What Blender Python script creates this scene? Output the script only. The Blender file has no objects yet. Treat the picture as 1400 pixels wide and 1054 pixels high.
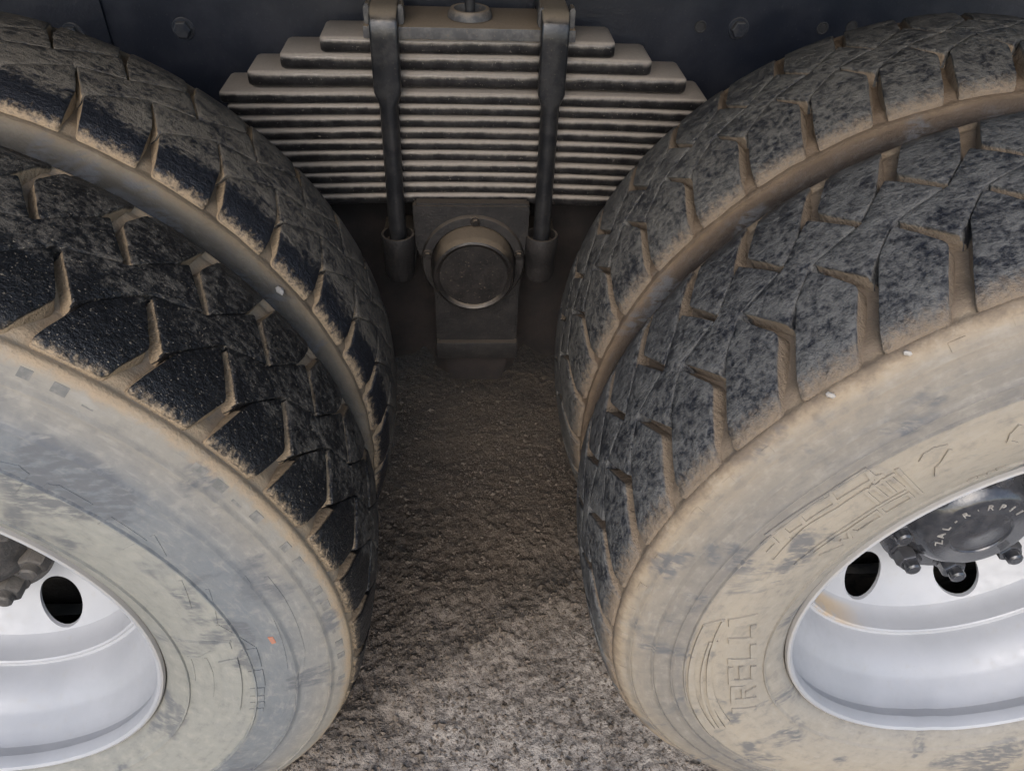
import bpy, bmesh, math, random
import numpy as np
from mathutils import Vector, Matrix, noise as mnoise
R_ = math.radians
random.seed(7)
sc = bpy.context.scene
COL = sc.collection

# ------------------------------------------------------------------ camera, sky, sun, exposure
cam = bpy.data.cameras.new('camera'); cam_ob = bpy.data.objects.new('camera', cam); COL.objects.link(cam_ob)
cam.sensor_width = 36.0; cam.lens = 26.89; cam.clip_start = 0.02; cam.clip_end = 2000
RIGHT = Vector((0.998084, -0.05100017, 0.035033)); UP = Vector((0.00658474, 0.65054071, 0.75944284)); FWD = Vector((0.06152211, 0.75775707, -0.64963009))
mw = Matrix.Identity(4)
for i, v in enumerate((RIGHT, UP, -FWD)):
    for j in range(3): mw[j][i] = v[j]
mw.translation = (-0.02117, -0.48709, 1.28432)
cam_ob.matrix_world = mw
sc.camera = cam_ob

SUN_EL, SUN_AZ = 36.0, 192.0            # azimuth clockwise from +Y: the light comes from behind the camera
world = bpy.data.worlds.new('World'); sc.world = world; world.use_nodes = True
wt = world.node_tree; wt.nodes.clear()
sky = wt.nodes.new('ShaderNodeTexSky'); sky.sky_type = 'NISHITA'; sky.sun_disc = False
sky.sun_elevation = R_(SUN_EL); sky.sun_rotation = R_(SUN_AZ); sky.air_density = 1.0; sky.dust_density = 1.6; sky.ozone_density = 1.0
bg = wt.nodes.new('ShaderNodeBackground'); bg.inputs['Strength'].default_value = 0.15
wo = wt.nodes.new('ShaderNodeOutputWorld')
wt.links.new(sky.outputs[0], bg.inputs['Color']); wt.links.new(bg.outputs[0], wo.inputs['Surface'])
sun = bpy.data.lights.new('sun', 'SUN'); sun.energy = 0.8; sun.angle = R_(40); sun.color = (1.0, 0.985, 0.965)
sun_ob = bpy.data.objects.new('sun', sun); COL.objects.link(sun_ob)
az, el = R_(SUN_AZ), R_(SUN_EL)
to_sun = Vector((math.sin(az) * math.cos(el), math.cos(az) * math.cos(el), math.sin(el)))
sun_ob.rotation_euler = to_sun.to_track_quat('Z', 'Y').to_euler()
sc.view_settings.view_transform = 'Standard'; sc.view_settings.look = 'None'; sc.view_settings.gamma = 1.0
sc.view_settings.use_curve_mapping = False
sc.view_settings.exposure = 0.85

sc.cycles.max_bounces = 4; sc.cycles.diffuse_bounces = 2; sc.cycles.glossy_bounces = 2; sc.cycles.use_adaptive_sampling = True; sc.cycles.adaptive_threshold = 0.03

# ------------------------------------------------------------------ node helpers
class NT:
    def __init__(s, name):
        s.m = bpy.data.materials.new(name); s.m.use_nodes = True; s.t = s.m.node_tree; s.t.nodes.clear()
        s.out = s.t.nodes.new('ShaderNodeOutputMaterial'); s.b = s.t.nodes.new('ShaderNodeBsdfPrincipled')
        s.t.links.new(s.b.outputs[0], s.out.inputs['Surface'])
    def put(s, sock, v):
        if isinstance(v, bpy.types.NodeSocket): s.t.links.new(v, sock)
        elif isinstance(v, (tuple, list)) and len(v) == 3 and sock.type == 'RGBA': sock.default_value = (*v, 1)
        else: sock.default_value = v
    def pos(s): return s.t.nodes.new('ShaderNodeNewGeometry').outputs['Position']
    def nrm(s): return s.t.nodes.new('ShaderNodeNewGeometry').outputs['Normal']
    def objc(s): return s.t.nodes.new('ShaderNodeTexCoord').outputs['Object']
    def attr(s, n):
        a = s.t.nodes.new('ShaderNodeAttribute'); a.attribute_name = n; return a.outputs['Fac']
    def noise(s, vec, scale, detail=6, rough=.6, dist=0.0):
        n = s.t.nodes.new('ShaderNodeTexNoise'); n.inputs['Scale'].default_value = scale; n.inputs['Detail'].default_value = detail
        n.inputs['Roughness'].default_value = rough; n.inputs['Distortion'].default_value = dist; s.t.links.new(vec, n.inputs['Vector'])
        return n.outputs['Fac']
    def voro(s, vec, scale, feature='F1'):
        n = s.t.nodes.new('ShaderNodeTexVoronoi'); n.feature = feature; n.inputs['Scale'].default_value = scale; s.t.links.new(vec, n.inputs['Vector']); return n.outputs['Distance']
    def math(s, op, a, b=0.0, clamp=False):
        n = s.t.nodes.new('ShaderNodeMath'); n.operation = op; n.use_clamp = clamp; s.put(n.inputs[0], a); s.put(n.inputs[1], b); return n.outputs[0]
    def rng(s, v, a, b, c=0.0, d=1.0):
        n = s.t.nodes.new('ShaderNodeMapRange'); n.interpolation_type = 'SMOOTHSTEP'
        for k, x in enumerate((v, a, b, c, d)): s.put(n.inputs[k], x)
        return n.outputs[0]
    def mix(s, f, a, b):
        n = s.t.nodes.new('ShaderNodeMix'); n.data_type = 'RGBA'; s.put(n.inputs[0], f); s.put(n.inputs[6], a); s.put(n.inputs[7], b); return n.outputs[2]
    def ramp(s, f, stops):
        n = s.t.nodes.new('ShaderNodeValToRGB'); el = n.color_ramp.elements
        while len(el) < len(stops): el.new(.5)
        for e, (p_, c) in zip(el, stops): e.position = p_; e.color = (*c, 1)
        s.put(n.inputs[0], f); return n.outputs[0]
    def sep(s, v):
        n = s.t.nodes.new('ShaderNodeSeparateXYZ'); s.t.links.new(v, n.inputs[0]); return n.outputs
    def scl(s, v, k):
        n = s.t.nodes.new('ShaderNodeVectorMath'); n.operation = 'MULTIPLY'; s.t.links.new(v, n.inputs[0]); n.inputs[1].default_value = k; return n.outputs[0]
    def bump(s, h, dist, strength=1.0, prev=None):
        n = s.t.nodes.new('ShaderNodeBump'); n.inputs['Strength'].default_value = strength; s.put(n.inputs['Distance'], dist)
        s.t.links.new(h, n.inputs['Height'])
        if prev is not None: s.t.links.new(prev, n.inputs['Normal'])
        return n.outputs[0]
    def done(s, col, rough=.8, metal=0.0, normal=None, spec=.5, coat=0.0):
        s.put(s.b.inputs['Base Color'], col); s.put(s.b.inputs['Roughness'], rough); s.put(s.b.inputs['Metallic'], metal)
        s.put(s.b.inputs['Specular IOR Level'], spec); s.put(s.b.inputs['Coat Weight'], coat)
        if normal is not None: s.t.links.new(normal, s.b.inputs['Normal'])
        return s.m

# ------------------------------------------------------------------ materials
def radius_of(n):
    v = n.sep(n.objc()); return n.math('SQRT', n.math('ADD', n.math('POWER', v[0], 2.0), n.math('POWER', v[2], 2.0))), v[1]

def casing_material(name, stops, mud, mud2, shoulder, sidecol_noise, light=.25):
    """sidewall colours run with the radius (dirt thrown up in rings; inner tyres add painted gap shade); the groove floor carries dried mud"""
    n = NT(name); p = n.pos(); rr, ya = radius_of(n)
    wob = n.math('MULTIPLY', n.math('SUBTRACT', n.noise(p, 14, 3), .5), .016)
    rw = n.math('ADD', rr, wob)
    t = n.rng(rw, .29, .515); t = n.math('MULTIPLY', n.math('SUBTRACT', rw, .29), 1 / .225, True)
    side = n.ramp(t, stops)
    big = n.noise(p, 7, 4, .62); fine = n.noise(p, 60, 4, .65); vf = n.noise(p, 320, 2, .6)
    side = n.mix(n.rng(big, .48, .68, 0, .5), side, sidecol_noise)
    side = n.mix(n.rng(fine, .5, .75, 0, .32), side, (.10, .10, .105))
    side = n.mix(n.rng(fine, .5, .28, 0, light), side, (.38, .345, .29))
    ov = n.sep(n.objc()); th = n.math('ARCTAN2', ov[2], ov[0])
    cv = n.t.nodes.new('ShaderNodeCombineXYZ'); n.put(cv.inputs[0], n.math('MULTIPLY', rr, 150.0)); n.put(cv.inputs[1], n.math('MULTIPLY', th, 14.0))
    ring = n.noise(cv.outputs[0], 1.0, 4, .65)
    side = n.mix(n.rng(ring, .52, .72, 0, .28), side, (.12, .118, .115))
    side = n.mix(n.rng(ring, .48, .30, 0, light), side, (.36, .335, .295))
    sm = n.math('MULTIPLY', n.rng(n.noise(p, 11, 4, .55, .6), .54, .63), n.rng(n.noise(n.scl(p, (1, 1, 3)), 55, 4), .35, .55))
    side = n.mix(n.math('MULTIPLY', sm, .8), side, (.11, .112, .118))
    mudc = n.mix(n.noise(p, 22, 5), mud, mud2)
    mudc = n.mix(n.rng(vf, .55, .75, 0, .35), mudc, (.17, .125, .085))
    f = n.rng(n.math('ADD', rr, n.math('MULTIPLY', n.math('SUBTRACT', fine, .5), .022)), shoulder - .012, shoulder + .001)
    col = n.mix(f, side, mudc)
    h = n.math('ADD', n.math('MULTIPLY', fine, .6), n.math('MULTIPLY', vf, .4))
    return n.done(col, n.rng(big, .3, .7, .62, .92), 0, n.bump(h, n.rng(rr, shoulder - .008, shoulder, .0012 if light > .1 else .005, .0042), .55), .35)

def tread_material(name, rubber, dust, mud, W, dust_lo, dust_hi, fuzz, speck=.5, side_clear=0.0, streak=(1, 1, 1), clear=(.15, .10)):
    n = NT(name); p = n.pos(); ax = n.attr('ax'); dp = n.attr('dp')
    a = n.noise(n.scl(p, streak), 42, 5, .68, .2); b = n.noise(p, 150, 3, .7); c = n.noise(p, 6, 2, .5); v = n.noise(p, 420, 1, .5)
    mask = n.math('ADD', n.math('MULTIPLY', a, .44), n.math('ADD', n.math('MULTIPLY', b, .46), n.math('MULTIPLY', c, .14)))
    if side_clear:      # cleaner, wetter rubber on the shoulder blocks
        mask = n.math('SUBTRACT', mask, n.rng(n.math('ADD', ax, n.math('MULTIPLY', c, .04)), clear[0], clear[1], 0, side_clear))
    d = n.rng(mask, dust_lo, dust_hi)
    col = n.mix(n.math('MULTIPLY', d, .82), n.mix(v, rubber, tuple(x * 1.8 for x in rubber)), n.mix(n.noise(p, 40, 2), dust, tuple(x * .62 for x in dust)))
    col = n.mix(n.rng(v, .66, .74, 0, speck), col, (.36, .30, .22))
    # dried mud feathering in from both tread edges and covering the groove walls
    e = n.math('MINIMUM', ax, n.math('SUBTRACT', W + .012, ax))
    e = n.math('ADD', e, n.math('MULTIPLY', n.math('SUBTRACT', n.noise(n.scl(p, (1, .6, 1)), 190, 2, .65), .5), .030))
    fz = n.rng(e, fuzz * 1.35, fuzz * .1)
    wall = n.rng(n.math('ADD', dp, n.math('MULTIPLY', n.math('SUBTRACT', b, .5), .004)), .0012, .0045)
    mc = n.mix(n.noise(p, 24, 3), mud, tuple(x * .7 for x in mud))
    col = n.mix(n.math('MAXIMUM', n.math('MULTIPLY', fz, .93), n.math('MULTIPLY', wall, .9)), col, mc)
    rough = n.math('ADD', n.math('MULTIPLY', d, .35), .5)
    rough = n.math('MAXIMUM', rough, n.math('MULTIPLY', n.math('MAXIMUM', fz, wall), .92))
    h = n.math('ADD', n.math('MULTIPLY', a, .7), n.math('MULTIPLY', b, .5))
    nb = n.bump(h, .007, .8)
    return n.done(col, rough, 0, nb, .4)

TAN = (.42, .31, .195); TAN2 = (.225, .17, .118)
M = {}
M['casing_r'] = casing_material('dusty_sidewall_tan', [(0, (.24, .225, .20)), (.12, (.28, .252, .21)), (.45, (.325, .28, .218)), (.585, (.29, .252, .20)), (.61, (.195, .177, .155)), (.78, (.21, .186, .155)), (.90, (.27, .225, .17)), (.96, (.36, .268, .165))],
                                (.215, .163, .114), (.14, .107, .078), .507, (.25, .222, .182))
M['casing_l'] = casing_material('dusty_sidewall_grey', [(0, (.215, .21, .185)), (.2, (.245, .239, .21)), (.485, (.268, .260, .226)), (.515, (.14, .152, .162)), (.68, (.158, .165, .17)), (.80, (.21, .197, .175)), (.93, (.25, .225, .185)), (.98, (.38, .285, .175))],
                                (.42, .312, .197), (.30, .218, .138), .507, (.195, .196, .188))
M['casing_ri'] = casing_material('muddy_flank_brown_gap_shade', [(0, (.03, .025, .022)), (.74, (.020, .017, .015)), (.85, (.042, .032, .026)), (.92, (.10, .072, .050)), (.965, (.24, .172, .11))], (.17, .122, .08), (.095, .068, .048), .507, (.06, .045, .035), .03)  # mud tan at the shoulder; the darkening below it is painted gap shade
M['casing_li'] = casing_material('muddy_flank_grey_gap_shade', [(0, (.04, .037, .034)), (.70, (.028, .026, .024)), (.80, (.055, .050, .043)), (.88, (.105, .093, .075)), (.96, (.22, .18, .13))], (.22, .168, .11), (.14, .105, .072), .506, (.085, .076, .064), .04)  # likewise muddy on top, shade between the twin tyres painted in lower down
M['tread_r'] = tread_material('mottled_tread_rubber', (.010, .011, .0145), (.165, .160, .150), TAN2, .28, .40, .60, .020, .12)
M['tread_l'] = tread_material('black_tread_rubber', (.007, .007, .0075), (.145, .125, .10), TAN, .246, .45, .63, .013, .45, .13, (1, 1, 1), (.12, .07))
M['tread_ri'] = tread_material('grey_tread_rubber', (.010, .011, .014), (.15, .141, .125), TAN2, .28, .40, .60, .018, .1)
M['tread_li'] = tread_material('worn_dusty_tread_rubber', (.008, .009, .012), (.165, .143, .114), TAN, .246, .41, .57, .013, .1, .22, (.55, 1.3, .55), (.088, .045))

def simple(name, base, base2, scale, rough, metal=0, bumpd=.0005, dust=None, dust_amt=.8, up_lo=.15, up_hi=.7, spec=.5, coat=0.0, speck=0.0, bscale=240):
    n = NT(name); p = n.pos(); a = n.noise(p, scale, 4, .65); v = n.noise(p, bscale, 2, .6)
    col = n.mix(n.rng(a, .38, .66), base, base2); rg = rough; mt = metal
    if dust is not None:        # loose dust that lies on what faces up
        up = n.rng(n.math('ADD', n.sep(n.nrm())[2], n.math('MULTIPLY', n.math('SUBTRACT', a, .5), .5)), up_lo, up_hi, 0, dust_amt)
        if speck: up = n.math('MAXIMUM', up, n.rng(v, .64, .72, 0, speck))
        col = n.mix(up, col, n.mix(v, dust, tuple(x * .7 for x in dust)))
        rg = n.math('MAXIMUM', n.math('MULTIPLY', up, .95), rough)
        mt = n.math('MULTIPLY', n.math('SUBTRACT', 1.0, up), metal)
    return n.done(col, rg, mt, n.bump(n.math('ADD', n.math('MULTIPLY', a, .5), n.math('MULTIPLY', v, .5)), bumpd, .6), spec, coat)

M['leaf'] = simple('dusty_spring_steel', (.022, .021, .022), (.048, .045, .045), 40, .33, .55, .0012, (.33, .285, .24), .92, .02, .60, .5, 0, .5)
M['ubolt'] = simple('worn_black_steel', (.022, .023, .026), (.045, .044, .045), 45, .30, .5, .0008, (.22, .175, .125), .85, .35, .8, .5, 0, .2)
M['plate'] = simple('dusty_clamp_plate', (.07, .068, .07), (.12, .115, .11), 70, .6, .2, .0015, (.27, .205, .14), .92, .3, .8, .5, 0, .4)
M['rail_bolt'] = simple('scuffed_navy_bolt', (.02, .024, .034), (.05, .05, .055), 90, .4, .2, .0008, (.13, .12, .11), .7, .2, .8, .5, 0, .3)
M['rail'] = simple('navy_chassis_paint', (.005, .0075, .015), (.016, .018, .026), 13, .42, .0, .0012, (.10, .09, .08), .5, .5, .9, .5, 0, .3)
M['trunnion'] = simple('grimy_brown_casting', (.012, .011, .011), (.023, .020, .019), 30, .58, .15, .003, (.085, .067, .05), .8, .3, .75, .5, 0, .25)
M['cap'] = simple('worn_bronze_cap', (.014, .0125, .012), (.028, .024, .022), 30, .42, .3, .002, (.16, .122, .082), .9, .3, .8, .5, 0, .6)
M['cast_dark'] = simple('rusty_dark_casting', (.010, .0078, .0075), (.021, .015, .0135), 22, .8, 0, .002)
M['under'] = simple('black_underbody', (.012, .012, .014), (.03, .028, .027), 14, .7, 0, .001)
M['drum'] = simple('blue_black_drum', (.006, .010, .021), (.010, .015, .028), 14, .5, 0, .001)
M['hub_r'] = simple('glossy_dark_hub_paint', (.028, .030, .036), (.05, .05, .055), 60, .2, .1, .0008, (.12, .11, .10), .25, .5, .95, .6, .3, .12)
M['hub_l'] = simple('dusty_dark_hub_paint', (.05, .047, .045), (.09, .08, .072), 60, .65, .1, .002, (.17, .15, .125), .6, .2, .8, .4, 0, .3)
M['pebble'] = simple('pale_pebble', (.34, .31, .275), (.44, .41, .37), 160, .8, 0, .0008)
M['pebble_grey'] = simple('grey_pebble', (.26, .24, .22), (.36, .34, .31), 160, .8, 0, .0008)
M['notch'] = simple('bare_grey_rubber', (.14, .135, .122), (.24, .22, .19), 60, .85, 0, .0008)
M['red'] = simple('faded_red_paint', (.45, .16, .09), (.34, .17, .12), 200, .8, 0, .0004)

def rim_material():
    n = NT('silver_wheel_paint'); p = n.pos(); rr, ya = radius_of(n)
    a = n.noise(p, 9, 5, .55); b = n.noise(p, 70, 5, .6); v = n.noise(p, 520, 2, .5)
    col = n.mix(n.rng(a, .35, .7), (.40, .40, .41), (.35, .352, .362))
    col = n.mix(n.rng(b, .56, .8, 0, .35), col, (.36, .335, .30))
    col = n.mix(n.rng(v, .70, .74, 0, .5), col, (.30, .27, .24))
    # tan dust lying in the corner behind the disc flange and on the lip
    lip = n.math('MULTIPLY', n.rng(rr, .228, .234), n.rng(rr, .246, .240)); sx = n.rng(n.sep(n.objc())[0], -.06, -.15)
    col = n.mix(n.math('MULTIPLY', n.math('MULTIPLY', lip, sx), n.rng(n.noise(p, 25, 4), .35, .5)), col, (.48, .37, .25))
    edge = n.rng(n.math('ADD', rr, n.math('MULTIPLY', b, .006)), .2925, .2965)
    col = n.mix(n.math('MULTIPLY', edge, .6), col, (.40, .36, .31))
    return n.done(col, n.rng(b, .3, .7, .40, .56), .12, n.bump(n.math('ADD', n.math('MULTIPLY', b, .6), n.math('MULTIPLY', v, .2)), .0005, .35), .5)
M['rim'] = rim_material()

def ground_material():
    n = NT('trodden_earth'); p = n.pos(); a = n.noise(p, 3.2, 4, .6); b = n.noise(p, 90, 5, .7); c = n.noise(p, 240, 3, .6)
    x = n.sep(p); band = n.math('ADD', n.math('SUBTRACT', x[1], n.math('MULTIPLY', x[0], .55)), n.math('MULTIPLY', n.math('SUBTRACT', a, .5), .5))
    col = n.mix(n.rng(band, -.02, .50), (.44, .385, .33), (.13, .102, .078))     # pale trodden crust in front, loose brown soil behind, darkened to paint the truck's shade
    col = n.mix(n.rng(n.noise(p, 14, 4, .6), .45, .65, 0, .35), col, (.14, .112, .088))
    col = n.mix(n.rng(b, .48, .66, 0, .6), col, (.08, .063, .050))
    col = n.mix(n.rng(c, .58, .72, 0, .6), col, (.36, .315, .27))
    h = n.math('ADD', b, n.math('MULTIPLY', c, .5))
    return n.done(col, .95, 0, n.bump(h, .008, .9), .2)
M['ground'] = ground_material()
M['crumb'] = simple('soil_crumbs', (.10, .078, .058), (.20, .16, .125), 30, .95, 0, .001)

# ------------------------------------------------------------------ mesh helpers
def link(name, me, mat, parent=None, **props):
    o = bpy.data.objects.new(name, me); COL.objects.link(o)
    if me is not None and mat is not None and not me.materials: me.materials.append(M[mat])
    if parent is not None: o.parent = parent
    for k, v in props.items(): o[k] = v
    return o
def finish(me, ang=38):
    me.polygons.foreach_set('use_smooth', [True] * len(me.polygons)); me.set_sharp_from_angle(angle=R_(ang)); me.update(); return me
def mesh(verts, faces, name='m', ang=38):
    me = bpy.data.meshes.new(name); me.from_pydata([tuple(v) for v in verts], [], faces)
    bm = bmesh.new(); bm.from_mesh(me); bmesh.ops.recalc_face_normals(bm, faces=bm.faces); bm.to_mesh(me); bm.free()
    return finish(me, ang)
def bm_mesh(bm, name='m', ang=38):
    bmesh.ops.recalc_face_normals(bm, faces=bm.faces); me = bpy.data.meshes.new(name); bm.to_mesh(me); bm.free(); return finish(me, ang)
def lathe(prof, seg=96, name='lathe', a0=0.0, ang=38, closed=False):
    """prof: (y, r) pairs turned about the Y axis"""
    V = []; F = []; n = len(prof)
    for i in range(seg):
        a = a0 + 2 * math.pi * i / seg; c, s = math.cos(a), math.sin(a)
        for (y, r) in prof: V.append((r * c, y, r * s))
    m = n if closed else n - 1
    for i in range(seg):
        j = (i + 1) % seg
        for k in range(m):
            k2 = (k + 1) % n; F.append((i * n + k, i * n + k2, j * n + k2, j * n + k))
    return mesh(V, F, name, ang)
def add_box(bm, x0, x1, y0, y1, z0, z1, bev=0.0, seg=2):
    ret = bmesh.ops.create_cube(bm, size=1); vs = ret['verts']
    for v in vs: v.co = Vector((x0 + (v.co.x + .5) * (x1 - x0), y0 + (v.co.y + .5) * (y1 - y0), z0 + (v.co.z + .5) * (z1 - z0)))
    if bev:
        es = list({e for v in vs for e in v.link_edges}); bmesh.ops.bevel(bm, geom=es, offset=bev, segments=seg, affect='EDGES', profile=.6)
def box_mesh(*a, **k):
    bm = bmesh.new(); add_box(bm, *a, **k); return bm_mesh(bm)
def prism_y(pts, y0, y1, bev=.003):
    """outline in x-z extruded along y"""
    bm = bmesh.new(); f = bm.faces.new([bm.verts.new((x, y0, z)) for x, z in pts])
    r = bmesh.ops.extrude_face_region(bm, geom=[f])
    for v in r['geom']:
        if isinstance(v, bmesh.types.BMVert): v.co.y = y1
    if bev: bmesh.ops.bevel(bm, geom=list(bm.edges), offset=bev, segments=2, affect='EDGES', clamp_overlap=True)
    return bm_mesh(bm)
def hexhead(r, h, wr, wh, stud=0.0, sr=0.0):
    """bolt head on its washer, axis -Y, foot at y=0"""
    V = []; F = []
    def ring(n, rad, y, a0=0.0):
        i0 = len(V)
        for k in range(n): V.append((rad * math.cos(a0 + 2 * math.pi * k / n), y, rad * math.sin(a0 + 2 * math.pi * k / n)))
        return list(range(i0, i0 + n))
    def bridge(a, b):
        for k in range(len(a)): F.append((a[k], a[(k + 1) % len(a)], b[(k + 1) % len(b)], b[k]))
    w = [ring(24, wr, .001), ring(24, wr, -wh * .7), ring(24, wr * .94, -wh), ring(24, r * .7, -wh)]
    for a, b in zip(w, w[1:]): bridge(a, b)
    g = [ring(6, r, -wh * .8), ring(6, r, -wh - h * .85), ring(6, r * .86, -wh - h)]
    for a, b in zip(g, g[1:]): bridge(a, b)
    F.append(tuple(g[-1]))
    if stud:
        q = [ring(12, sr, -wh - h * .9), ring(12, sr, -wh - h - stud * .8), ring(12, sr * .75, -wh - h - stud)]
        for a, b in zip(q, q[1:]): bridge(a, b)
        F.append(tuple(q[-1]))
    return mesh(V, F, 'bolt')
def sweep(path, sections, name='sweep'):
    """path: (point, side axis, depth axis); sections: list of (hx, hd, k) superellipse half sizes"""
    V = []; F = []; N = 16
    for (p, a, b), (hx, hd, k) in zip(path, sections):
        p, a, b = Vector(p), Vector(a), Vector(b)
        for i in range(N):
            t = 2 * math.pi * i / N; c, s = math.cos(t), math.sin(t)
            V.append(p + a * (hx * math.copysign(abs(c) ** k, c)) + b * (hd * math.copysign(abs(s) ** k, s)))
    for j in range(len(path) - 1):
        for i in range(N): F.append((j * N + i, j * N + (i + 1) % N, (j + 1) * N + (i + 1) % N, (j + 1) * N + i))
    F.append(tuple(range(N))); F.append(tuple((len(path) - 1) * N + i for i in range(N)))
    return mesh(V, F, name, 45)

# ------------------------------------------------------------------ the ground
def vnoise(x, y, seed):
    xi = np.floor(x).astype(np.int64); yi = np.floor(y).astype(np.int64); fx = x - xi; fy = y - yi
    def h(a, b):
        v = (a * 374761393 + b * 668265263 + seed * 1442695041) & 0xffffffff; v = ((v ^ (v >> 13)) * 1274126177) & 0xffffffff; return ((v ^ (v >> 16)) & 0xffff) / 65535.0
    u = fx * fx * (3 - 2 * fx); w = fy * fy * (3 - 2 * fy)
    return (h(xi, yi) * (1 - u) + h(xi + 1, yi) * u) * (1 - w) + (h(xi, yi + 1) * (1 - u) + h(xi + 1, yi + 1) * u) * w
def lines(lo, hi, step, far):
    core = list(np.arange(lo, hi + step / 2, step)); out = []; d = step
    while d < far: d *= 1.35; out.append(d)
    cum = np.cumsum(out); return np.array(sorted([lo - c for c in cum] + core + [hi + c for c in cum]))
def ground_height(X, Y):
    h = .020 * (vnoise(X * 4, Y * 4, 1) - .5) + .012 * (vnoise(X * 13, Y * 13, 2) - .5)
    loose = 1 / (1 + np.exp(-(Y - .55 * X - .25) * 22)) * (1 - 1 / (1 + np.exp(-(Y - .62) * 14))) * .55 + .55
    h += loose * ((.0055 * (vnoise(X * 48, Y * 48, 3) - .5) + .0075 * (vnoise(X * 105, Y * 105, 4) - .5)) + .0065 * (vnoise(X * 210, Y * 210, 5) - .5))
    h += .012 * np.exp(-((Y - .62 * X - .27) / .05) ** 2)        # a low ridge of pushed-up soil runs across the gap
    return h - .004
xs = lines(-.52, .52, .0042, 260.0); ys = lines(-.35, 1.35, .0042, 260.0)
X, Y = np.meshgrid(xs, ys); damp = np.exp(-np.maximum(0, np.hypot(X, Y - .5) - 2.0) / 2.0)
Z = ground_height(X, Y) * damp
nx, ny = len(xs), len(ys)
gv = np.stack([X.ravel(), Y.ravel(), Z.ravel()], 1)
ii = (np.arange(ny - 1)[:, None] * nx + np.arange(nx - 1)[None]).ravel(); gf = np.stack([ii, ii + 1, ii + nx + 1, ii + nx], 1)
gm = bpy.data.meshes.new('ground'); gm.vertices.add(len(gv)); gm.vertices.foreach_set('co', gv.ravel())
gm.loops.add(gf.size); gm.loops.foreach_set('vertex_index', gf.ravel().astype(np.int32))
gm.polygons.add(len(gf)); gm.polygons.foreach_set('loop_start', (np.arange(len(gf)) * 4).astype(np.int32)); gm.polygons.foreach_set('loop_total', np.full(len(gf), 4, np.int32))
gm.update(); gm.validate(); gm.polygons.foreach_set('use_smooth', [True] * len(gm.polygons))
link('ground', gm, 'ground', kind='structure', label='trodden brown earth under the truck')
# crumbs of soil, too many and too small to count
rng = np.random.default_rng(5); N = 26000
cx = rng.uniform(-.5, .5, N); cy = np.where(rng.random(N) < .6, rng.normal(.3, .26, N) + .4 * cx, rng.uniform(-.3, 1.0, N)); cr = np.minimum(.0010 + rng.exponential(.0009, N), .0075)
cz = ground_height(cx, cy) + cr * .35
base = np.array([(1, 0, 0), (-1, 0, 0), (0, 1, 0), (0, -1, 0), (0, 0, 1), (0, 0, -1)], float); bfac = np.array([(0, 2, 4), (2, 1, 4), (1, 3, 4), (3, 0, 4), (2, 0, 5), (1, 2, 5), (3, 1, 5), (0, 3, 5)])
jit = base[None] * rng.uniform(.55, 1.25, (N, 6, 1)) + rng.normal(0, .18, (N, 6, 3))
cv = jit * cr[:, None, None] + np.stack([cx, cy, cz], 1)[:, None]
cf = (np.arange(N) * 6)[:, None, None] + bfac[None]
cm = bpy.data.meshes.new('soil_crumbs'); cm.from_pydata(cv.reshape(-1, 3).tolist(), [], cf.reshape(-1, 3).tolist()); cm.update()
link('soil_crumbs', cm, 'crumb', kind='stuff', label='loose crumbs of dry soil strewn over the earth', category='soil')

# ------------------------------------------------------------------ the truck
AX = .6588; CZ = .5
truck = bpy.data.objects.new('truck', None); COL.objects.link(truck)
truck['label'] = 'dusty heavy truck seen close at its twin rear wheels and leaf spring'; truck['category'] = 'truck'
XC = -.010

# --- tyres
SW = [(.297, -.006), (.305, -.012), (.325, -.020), (.355, -.027), (.385, -.030), (.415, -.029), (.445, -.025), (.470, -.019), (.490, -.012), (.502, -.004)]
SWR = [a for a, b in SW]; SWY = [b for a, b in SW]
def side_y(r):          # smooth outward bulge of the sidewall at radius r
    i = max(0, min(len(SWR) - 2, int(np.searchsorted(SWR, r)) - 1)); p0, p1, p2, p3 = (SW[max(i - 1, 0)], SW[i], SW[i + 1], SW[min(i + 2, len(SW) - 1)])
    t = (r - p1[0]) / (p2[0] - p1[0]); t = max(0, min(1, t)); m1 = (p2[1] - p0[1]) / (p2[0] - p0[0]) * (p2[0] - p1[0]); m2 = (p3[1] - p1[1]) / (p3[0] - p1[0]) * (p2[0] - p1[0])
    return (2 * t**3 - 3 * t**2 + 1) * p1[1] + (t**3 - 2 * t**2 + t) * m1 + (-2 * t**3 + 3 * t**2) * p2[1] + (t**3 - t**2) * m2
class Tyre: pass
def tyre_spec(**k):
    t = Tyre(); t.__dict__.update(k); return t
NP = 41; PITCH = 360 / NP
T_RO = tyre_spec(s=1, y0=.0042, W=.280, Rs=.5125, Rc=.529, lug0=122.0, P1=(-3.6, .074), P2=(0., .130), Q0=-6.3, w0=.0098, w1=.0088, h1=.0062, h2=.0038, sipe=.0009, ridges=(.325, .4243, .440, .462, .4875), case='casing_r', tread='tread_r', vis=(62, 205),
                 label='right outer tyre with tan dusty sidewall lettering and mottled grey tread')
T_LO = tyre_spec(s=-1, y0=-.0058, W=.246, Rs=.5125, Rc=.524, lug0=46.2, P1=(-1.9, .053), P2=(1.4, .112), Q0=-3.1, w0=.0090, w1=.0080, h1=.0062, h2=.0040, sipe=.0009, ridges=(.325, .402, .447, .484), case='casing_l', tread='tread_l', vis=(-30, 115),
                 label='left outer tyre with grey-blue sidewall and black shiny shoulder blocks edged in mud')
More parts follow.
